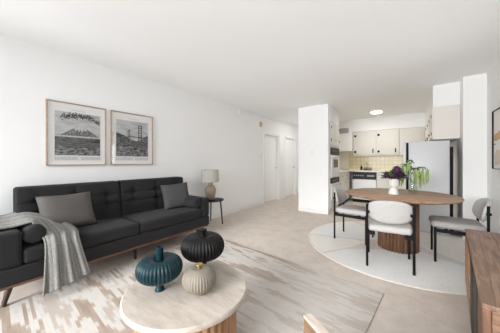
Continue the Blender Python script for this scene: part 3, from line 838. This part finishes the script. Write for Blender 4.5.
GX, GY = .01, 3.66
t = thing('glass_vase', 'clear glass vase holding trailing green stems on the dining table', 'vase', (GX, GY, TT))
MB().lathe([(.034, .002), (.045, .002), (.05, .02), (.046, .10), (.032, .16), (.036, .19), (.033, .19), (.029, .16), (.042, .10), (.045, .022), (.034, .008)], seg=36, cap=True).build('body', M['vase_glass'], t, True)
def trailing(label, az, reach, top, drop, n, leafy=True):
    top += .07; reach *= 1.15
    d = Vector((math.cos(math.radians(az)), math.sin(math.radians(az)), 0))
    t = thing('trailing_stem', label, 'flower stem', (GX+d.x*.012, GY+d.y*.012, TT+.03), 0, 'trailing green stems in the glass vase')
    P_ = [Vector((0, 0, 0)), d*.01+Vector((0, 0, .14)), d*reach*.45+Vector((0, 0, top-.03)), d*reach*.8+Vector((0, 0, top)), d*reach+Vector((0, 0, top-.05))]
    pts = [catmull(P_, k/16) for k in range(17)]
    MB().tube(pts, .0035, 6).build('stem', M['stem'], t, True)
    tas = MB(); end = pts[-1]
    for q in range(n):
        off = d*rnd.uniform(-.03, .035)+Vector((rnd.uniform(-.025, .025), rnd.uniform(-.025, .025), rnd.uniform(-.02, .04)))
        L = drop*rnd.uniform(.65, 1.0)
        tp = [end+off+Vector((.006*math.sin(3*u+q), .006*math.cos(2*u+q), -L*u)) for u in [k/8 for k in range(9)]]
        tas.tube(tp, [.006, .010, .011, .010, .010, .009, .008, .007, .003], 7)
    tas.build('tassel', M['palegreen'], t, True)
    lf = MB()
    for q in range(7):
        p = pts[7+q]; a = rnd.uniform(0, 2*PI)
        leaf_faces(lf, p, (math.cos(a), math.sin(a), .25), rnd.uniform(.05, .09), .035, 0, .7)
    lf.build('leaves', M['leaf'], t, True, recalc=False)
trailing('trailing green stem leaning left towards the plum flowers', 195, .10, .30, .27, 6)
trailing('tallest trailing green stem, tassel left of the glass vase', 215, .05, .35, .2, 5)
trailing('trailing green stem hanging furthest right of the glass vase', 20, .10, .26, .24, 6)
trailing('leafy trailing green stem at the middle right of the glass vase', -50, .05, .25, .16, 5)

# ------------------------------------------------------------------ kitchen
def knob(par, x, y, z, axis, m_=None, r_=.012, name='knob'):
    mb = MB()
    d = {'-y': Vector((0, -1, 0)), '+x': Vector((1, 0, 0)), '-x': Vector((-1, 0, 0))}[axis]
    p = Vector((x, y, z)); mb.tube([p, p+d*.012, p+d*.02], [r_*.6, r_*.7, r_], 10); mb.build(name, m_ or M['black'], par, True)
# oven tower: cabinet, two ovens
t = thing('oven_cabinet', 'tall cream cabinet housing the wall oven beside the partition', 'cabinet', (0, 0, 0))
XF = -1.485
MB().box(-2.085, XF-.02, 5.08, 5.83, .0, .10).build('plinth', M['cab'], t)
c_ = MB(); c_.box(-2.085, XF, 5.075, 5.135, .10, 2.07); c_.box(-2.085, XF, 5.77, 5.83, .10, 2.07); c_.box(-2.085, XF, 5.135, 5.77, 1.495, 2.07); c_.box(-2.085, XF, 5.135, 5.77, .10, .28); c_.box(-2.085, -2.05, 5.135, 5.77, .28, 1.495)
c_.build('body', M['cab'], t)
for (a, b, s_) in ((5.10, 5.448, 1), (5.457, 5.805, -1)):
    d = MB().box(XF+.001, XF+.019, a, b, 1.53, 2.05, .004).build('door', M['cab'], t)
    yh = a+.015 if s_ > 0 else b-.015
    for z in (1.66, 1.95): MB().box(XF+.019, XF+.025, yh-.016, yh+.03, z-.03, z+.03, .003).build('hinge', M['black'], d)
    yk = b-.05 if s_ > 0 else a+.05
    knob(d, XF+.019, yk, 1.66, '+x', M['steel'], .018)
d = MB().box(XF+.001, XF+.019, 5.10, 5.805, .12, .27, .004).build('drawer', M['cab'], t); knob(d, XF+.019, 5.45, .2, '+x')
def oven(label, z0, z1, panel, win, name):
    t = thing(name, label, 'oven', (0, 0, 0))
    MB().box(-2.04, XF-.001, 5.14, 5.765, z0, z1).build('body', M['appl'], t)
    MB().box(XF, XF+.022, 5.12, 5.785, z1-panel, z1, .004).build('control_panel', M['panel'], t)
    d = MB().box(XF, XF+.026, 5.12, 5.785, z0, z1-panel-.006, .005).build('door', M['appl'], t)
    if win:
        MB().box(XF+.0262, XF+.029, 5.28, 5.63, win[0], win[1], .004).build('window', M['ovenglass'], d)
    zh = z1-panel-.045
    MB().tube([(XF+.026, 5.2, zh), (XF+.055, 5.2, zh), (XF+.055, 5.705, zh), (XF+.026, 5.705, zh)], .008, 8).build('handle', M['steel'], d, True)
    for k in range(4): knob(t, XF+.022, 5.2+.12*k, z1-panel/2, '+x', M['steel'], .014)
oven('white wall oven with dark window, upper of the two', .80, 1.49, .165, (1.03, 1.22), 'wall_oven')
oven('lower white broiler oven with dark control strip', .29, .79, .12, None, 'broiler_oven')
# left base cabinet run
t = thing('base_cabinet', 'cream base cabinet on the left of the kitchen under the worktop', 'cabinet', (0, 0, 0))
MB().box(-2.085, XF-.005, 5.84, 6.97, .10, .875).build('body', M['cab'], t); MB().box(-2.085, XF-.06, 5.84, 6.97, 0, .10).build('plinth', M['black'], t)
for (a, b) in ((5.86, 6.37), (6.39, 6.94)):
    d = MB().box(XF-.004, XF+.014, a, b, .13, .68, .004).build('door', M['cab'], t); knob(d, XF+.014, a+.05, .60, '+x')
    d = MB().box(XF-.004, XF+.014, a, b, .70, .86, .004).build('drawer', M['cab'], t); knob(d, XF+.014, (a+b)/2, .78, '+x')
# dishwasher
t = thing('dishwasher', 'white dishwasher with dark control panel at the kitchen back', 'dishwasher', (0, 0, 0))
YD = 6.99
MB().box(-1.395, -.795, YD+.005, 7.58, .09, .868).build('body', M['appl'], t)
MB().box(-1.395, -.795, YD-.02, YD+.004, .665, .866, .004).build('control_panel', M['panel'], t)
MB().box(-1.395, -.795, YD-.018, YD+.004, .13, .660, .004).build('door', M['appl'], t)
MB().box(-1.395, -.795, YD+.03, YD+.10, 0, .085).build('toe_kick', M['black'], t)
for k in range(5): MB().box(-1.36+.055*k, -1.325+.055*k, YD-.025, YD-.0202, .755, .785, .002).build('button', M['grille'], t)
MB().box(-1.02, -.84, YD-.025, YD-.0202, .745, .79, .002).build('latch', M['grille'], t)
t = thing('base_cabinet', 'cream base cabinet right of the dishwasher behind the dining table', 'cabinet', (0, 0, 0))
MB().box(-.785, .60, YD+.005, 7.58, .10, .875).build('body', M['cab'], t); MB().box(-.785, .60, YD+.06, 7.58, 0, .10).build('plinth', M['black'], t)
for (a, b) in ((-.77, -.33), (-.31, .13), (.15, .59)):
    d = MB().box(a, b, YD-.014, YD+.004, .13, .68, .004).build('door', M['cab'], t); knob(d, b-.05 if a < -.5 else a+.05, YD-.014, .62, '-y', None, .016)
    d = MB().box(a, b, YD-.014, YD+.004, .70, .86, .004).build('drawer', M['cab'], t); knob(d, a+.10 if a < -.5 else (a+b)/2, YD-.014, .70+.035, '-y', None, .016)
t = thing('worktop', 'white worktop running round the left and back of the kitchen', 'worktop', (0, 0, 0))
wmb = MB(); wmb.box(-2.075, XF+.03, 5.84, 6.96, .877, .915, .004); wmb.box(-2.075, .60, 6.9605, 7.585, .877, .915, .004)
wmb.build('slab', M['counter'], t)
# upper cabinets on the back wall
t = thing('upper_cabinet', 'cream two door upper cabinet above the yellow tiles', 'cabinet', (0, 0, 0))
YU = 7.30
MB().box(-1.445, -.272, YU+.002, 7.585, 1.335, 2.072).build('body', M['cab'], t)
for (a, b) in ((-1.432, -.832), (-.822, -.285)):
    d = MB().box(a, b, YU-.018, YU, 1.375, 2.05, .005).build('door', M['cab'], t)
    for z in (1.455, 1.93): MB().box(a+.025, a+.08, YU-.03, YU-.0185, z-.03, z+.03, .003).build('hinge', M['black'], d)
    MB().box(b-.09, b-.066, YU-.045, YU-.0185, 1.42, 1.535, .004).build('handle', M['black'], d)
MB().box(-1.445, -.272, YU-.008, YU+.001, 1.335, 1.365, .003).build('light_rail', M['cab'], t)
t = thing('upper_cabinet', 'plain cream upper cabinet in the back corner above the fridge', 'cabinet', (0, 0, 0))
MB().box(-.268, .275, YU-.004, 7.585, 1.335, 2.072, .003).build('body', M['cab'], t)
# right hand upper cabinet, end panel facing us
t = thing('upper_cabinet', 'ivory upper cabinet on the right, end panel above the fridge', 'cabinet', (0, 0, 0))
MB().box(.288, .618, 4.822, 7.25, 1.54, 2.078, .003).build('body', M['cabend'], t)
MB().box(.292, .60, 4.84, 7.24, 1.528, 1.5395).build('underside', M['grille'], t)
yy = 4.84
for k in range(4):
    a, b = yy+k*.60, yy+k*.60+.585
    d = MB().box(.270, .2875, a, b, 1.56, 2.06, .004).build('door', M['cabend'], t)
    for z in (1.64, 1.93): MB().box(.262, .2698, a+.003, a+.04, z-.025, z+.025, .003).build('hinge', M['black'], d)
    knob(d, .270, b-.06, 1.66, '-x', M['black'], .02)
# fridge seen from its side
t = thing('refrigerator', 'white refrigerator seen from its side beyond the dining table', 'refrigerator', (0, 0, 0))
ZF = 1.50
MB().box(-.045, .475, 4.60, 5.20, .03, ZF, .012).build('body', M['fridge'], t, True)
MB().box(-.078, -.0455, 4.61, 5.19, .05, ZF-.012).build('gasket', M['black'], t)
MB().box(-.118, -.0785, 4.60, 5.20, .05, .98, .008).build('door', M['fridge'], t, True)
MB().box(-.118, -.0785, 4.60, 5.20, .99, ZF, .008).build('freezer_door', M['fridge'], t, True)
MB().box(.4755, .52, 4.64, 5.16, .06, ZF-.10, .004).build('gap_shade_panel', M['black'], t)  # black panel put in as the shadow in the gap behind the fridge
MB().box(-.03, .44, 4.63, 5.17, .001, .0295).build('foot', M['fridge'], t)
# back corner panel, vent grille
MB_ = MB().box(-1.96, -1.62, 7.555, 7.586, .94, 1.475, .004)
tag(MB_.build('wall_panel', M['cabend']), 'cream flat panel under the boxed vent in the kitchen corner', 'panel')
t = thing('vent_grille', 'grey vent grille on the boxed corner of the kitchen', 'vent', (-1.70, 7.27, 2.12))
g_ = MB(); g_.box(-.13, .13, -.008, 0, -.075, -.06); g_.box(-.13, .13, -.008, 0, .06, .075); g_.box(-.13, -.115, -.008, 0, -.06, .06); g_.box(.115, .13, -.008, 0, -.06, .06)
g_.build('frame', M['grille'], t)
for k in range(6): MB().box(-.114, .114, -.007, -.001, -.055+.019*k, -.043+.019*k).build('slat', M['grille'], t)
# sink tap and worktop bits
t = thing('kitchen_tap', 'chrome tap rising from the back worktop under the tiles', 'tap', (-1.10, 7.47, .9155))
MB().lathe([(.025, 0), (.025, .01), (.014, .02), (.012, .10)], seg=16).build('body', M['steel'], t, True)
MB().tube([(0, 0, .09), (0, 0, .18), (0, -.05, .215), (0, -.11, .20), (0, -.12, .17)], .009, 10).build('spout', M['steel'], t, True)
t = thing('soap_bottle', 'small dark bottle on the worktop beside the tap', 'bottle', (-1.24, 7.45, .9155))
MB().lathe([(.028, 0), (.03, .01), (.03, .09), (.012, .11), (.012, .13)], seg=16).build('body', M['panel'], t, True); MB().tube([(0, 0, .128), (0, 0, .155), (0, -.03, .155)], .005, 8).build('pump', M['black'], t, True)
t = thing('dish_rack', 'low black rack on the back worktop near the dishwasher', 'rack', (-1.04, 7.22, .9155))
d_ = MB()
for s_ in (-1, 1):
    d_.tube([(-.10, s_*.07, .012), (.10, s_*.07, .012)], .005, 6); d_.tube([(-.10, s_*.07, .07), (.10, s_*.07, .07)], .005, 6)
for k in range(7): d_.tube([(-.10+.033*k, -.07, .07), (-.10+.033*k, -.07, .012), (-.10+.033*k, .07, .012), (-.10+.033*k, .07, .07)], .004, 6)
d_.build('wire_frame', M['black'], t, True)
MB().box(-.10, .10, -.07, .07, .0, .006).build('tray', M['black'], t)

# ------------------------------------------------------------------ ceiling lights
def dome(label, loc, R, power):
    t = thing('ceiling_light', label, 'ceiling light', loc)
    MB().lathe([(R+.012, 0), (R+.014, -.01), (R+.012, -.03), (R-.004, -.032)], seg=48).build('rim', M['trim'], t, True)
    MB().lathe([(R-.006, -.012), (R-.006, -.034), (R*.8, -.055), (R*.4, -.066), (.001, -.069)], seg=48).build('diffuser', M['lampglow'], t, True)
    l = bpy.data.lights.new('lamp_glow', 'AREA'); l.shape = 'DISK'; l.size = R*1.8; l.energy = power; l.color = (1, .975, .93)
    o = bpy.data.objects.new('lamp_glow', l); link(o, t); o.location = (0, 0, -.075)
dome('glowing round ceiling light above the kitchen floor', (-.72, 6.36, H), .14, 8)
dome('glowing round ceiling light in the hallway by the partition', (-2.52, 6.45, H), .14, 4)

# ------------------------------------------------------------------ small things on the walls
t = thing('door_chime', 'round tan door chime in a white ring high on the left wall', 'door chime', (XL, 4.985, 2.17), PI/2)
def disc(prof, m_, nm, par):
    mb = MB().lathe(prof, seg=32); bmesh.ops.rotate(mb.bm, cent=(0, 0, 0), matrix=Matrix.Rotation(PI/2, 3, 'X'), verts=mb.bm.verts[:]); return mb.build(nm, m_, par, True)
disc([(.105, .0), (.105, .018), (.088, .024), (.001, .024)], M['trim'], 'ring', t)
disc([(.078, .0242), (.075, .032), (.001, .034)], M['tan'], 'cover', t)
def switch(label, loc, rz):
    t = thing('light_switch', label, 'light switch', loc, rz)
    MB().box(-.037, .037, -.006, 0, -.06, .06, .002).build('plate', M['plate'], t); MB().box(-.008, .008, -.012, -.0062, -.018, .018, .002).build('toggle', M['trim'], t)
switch('white light switch on the left wall before the hall door', (XL, 5.02, 1.31), PI/2)
switch('white light switch on the face of the partition', (-1.86, 4.97, 1.36), 0)
t = thing('motion_sensor', 'small white motion sensor at the top of the left wall', 'sensor', (XL, 4.07, 2.33), PI/2)
MB().rbox((0, -.022, 0), (.06, .042, .11), .012, 3, 3).build('body', M['trim'], t, True); MB().box(-.02, .02, -.047, -.0435, -.04, -.005, .001).build('lens', M['plate'], t)
tag(MB().box(XL, XL+.018, 4.11, 7.55, 2.375, 2.40, .003).build('cable_raceway', M['plate']), 'thin pale cable raceway running along the top of the left wall', 'raceway')
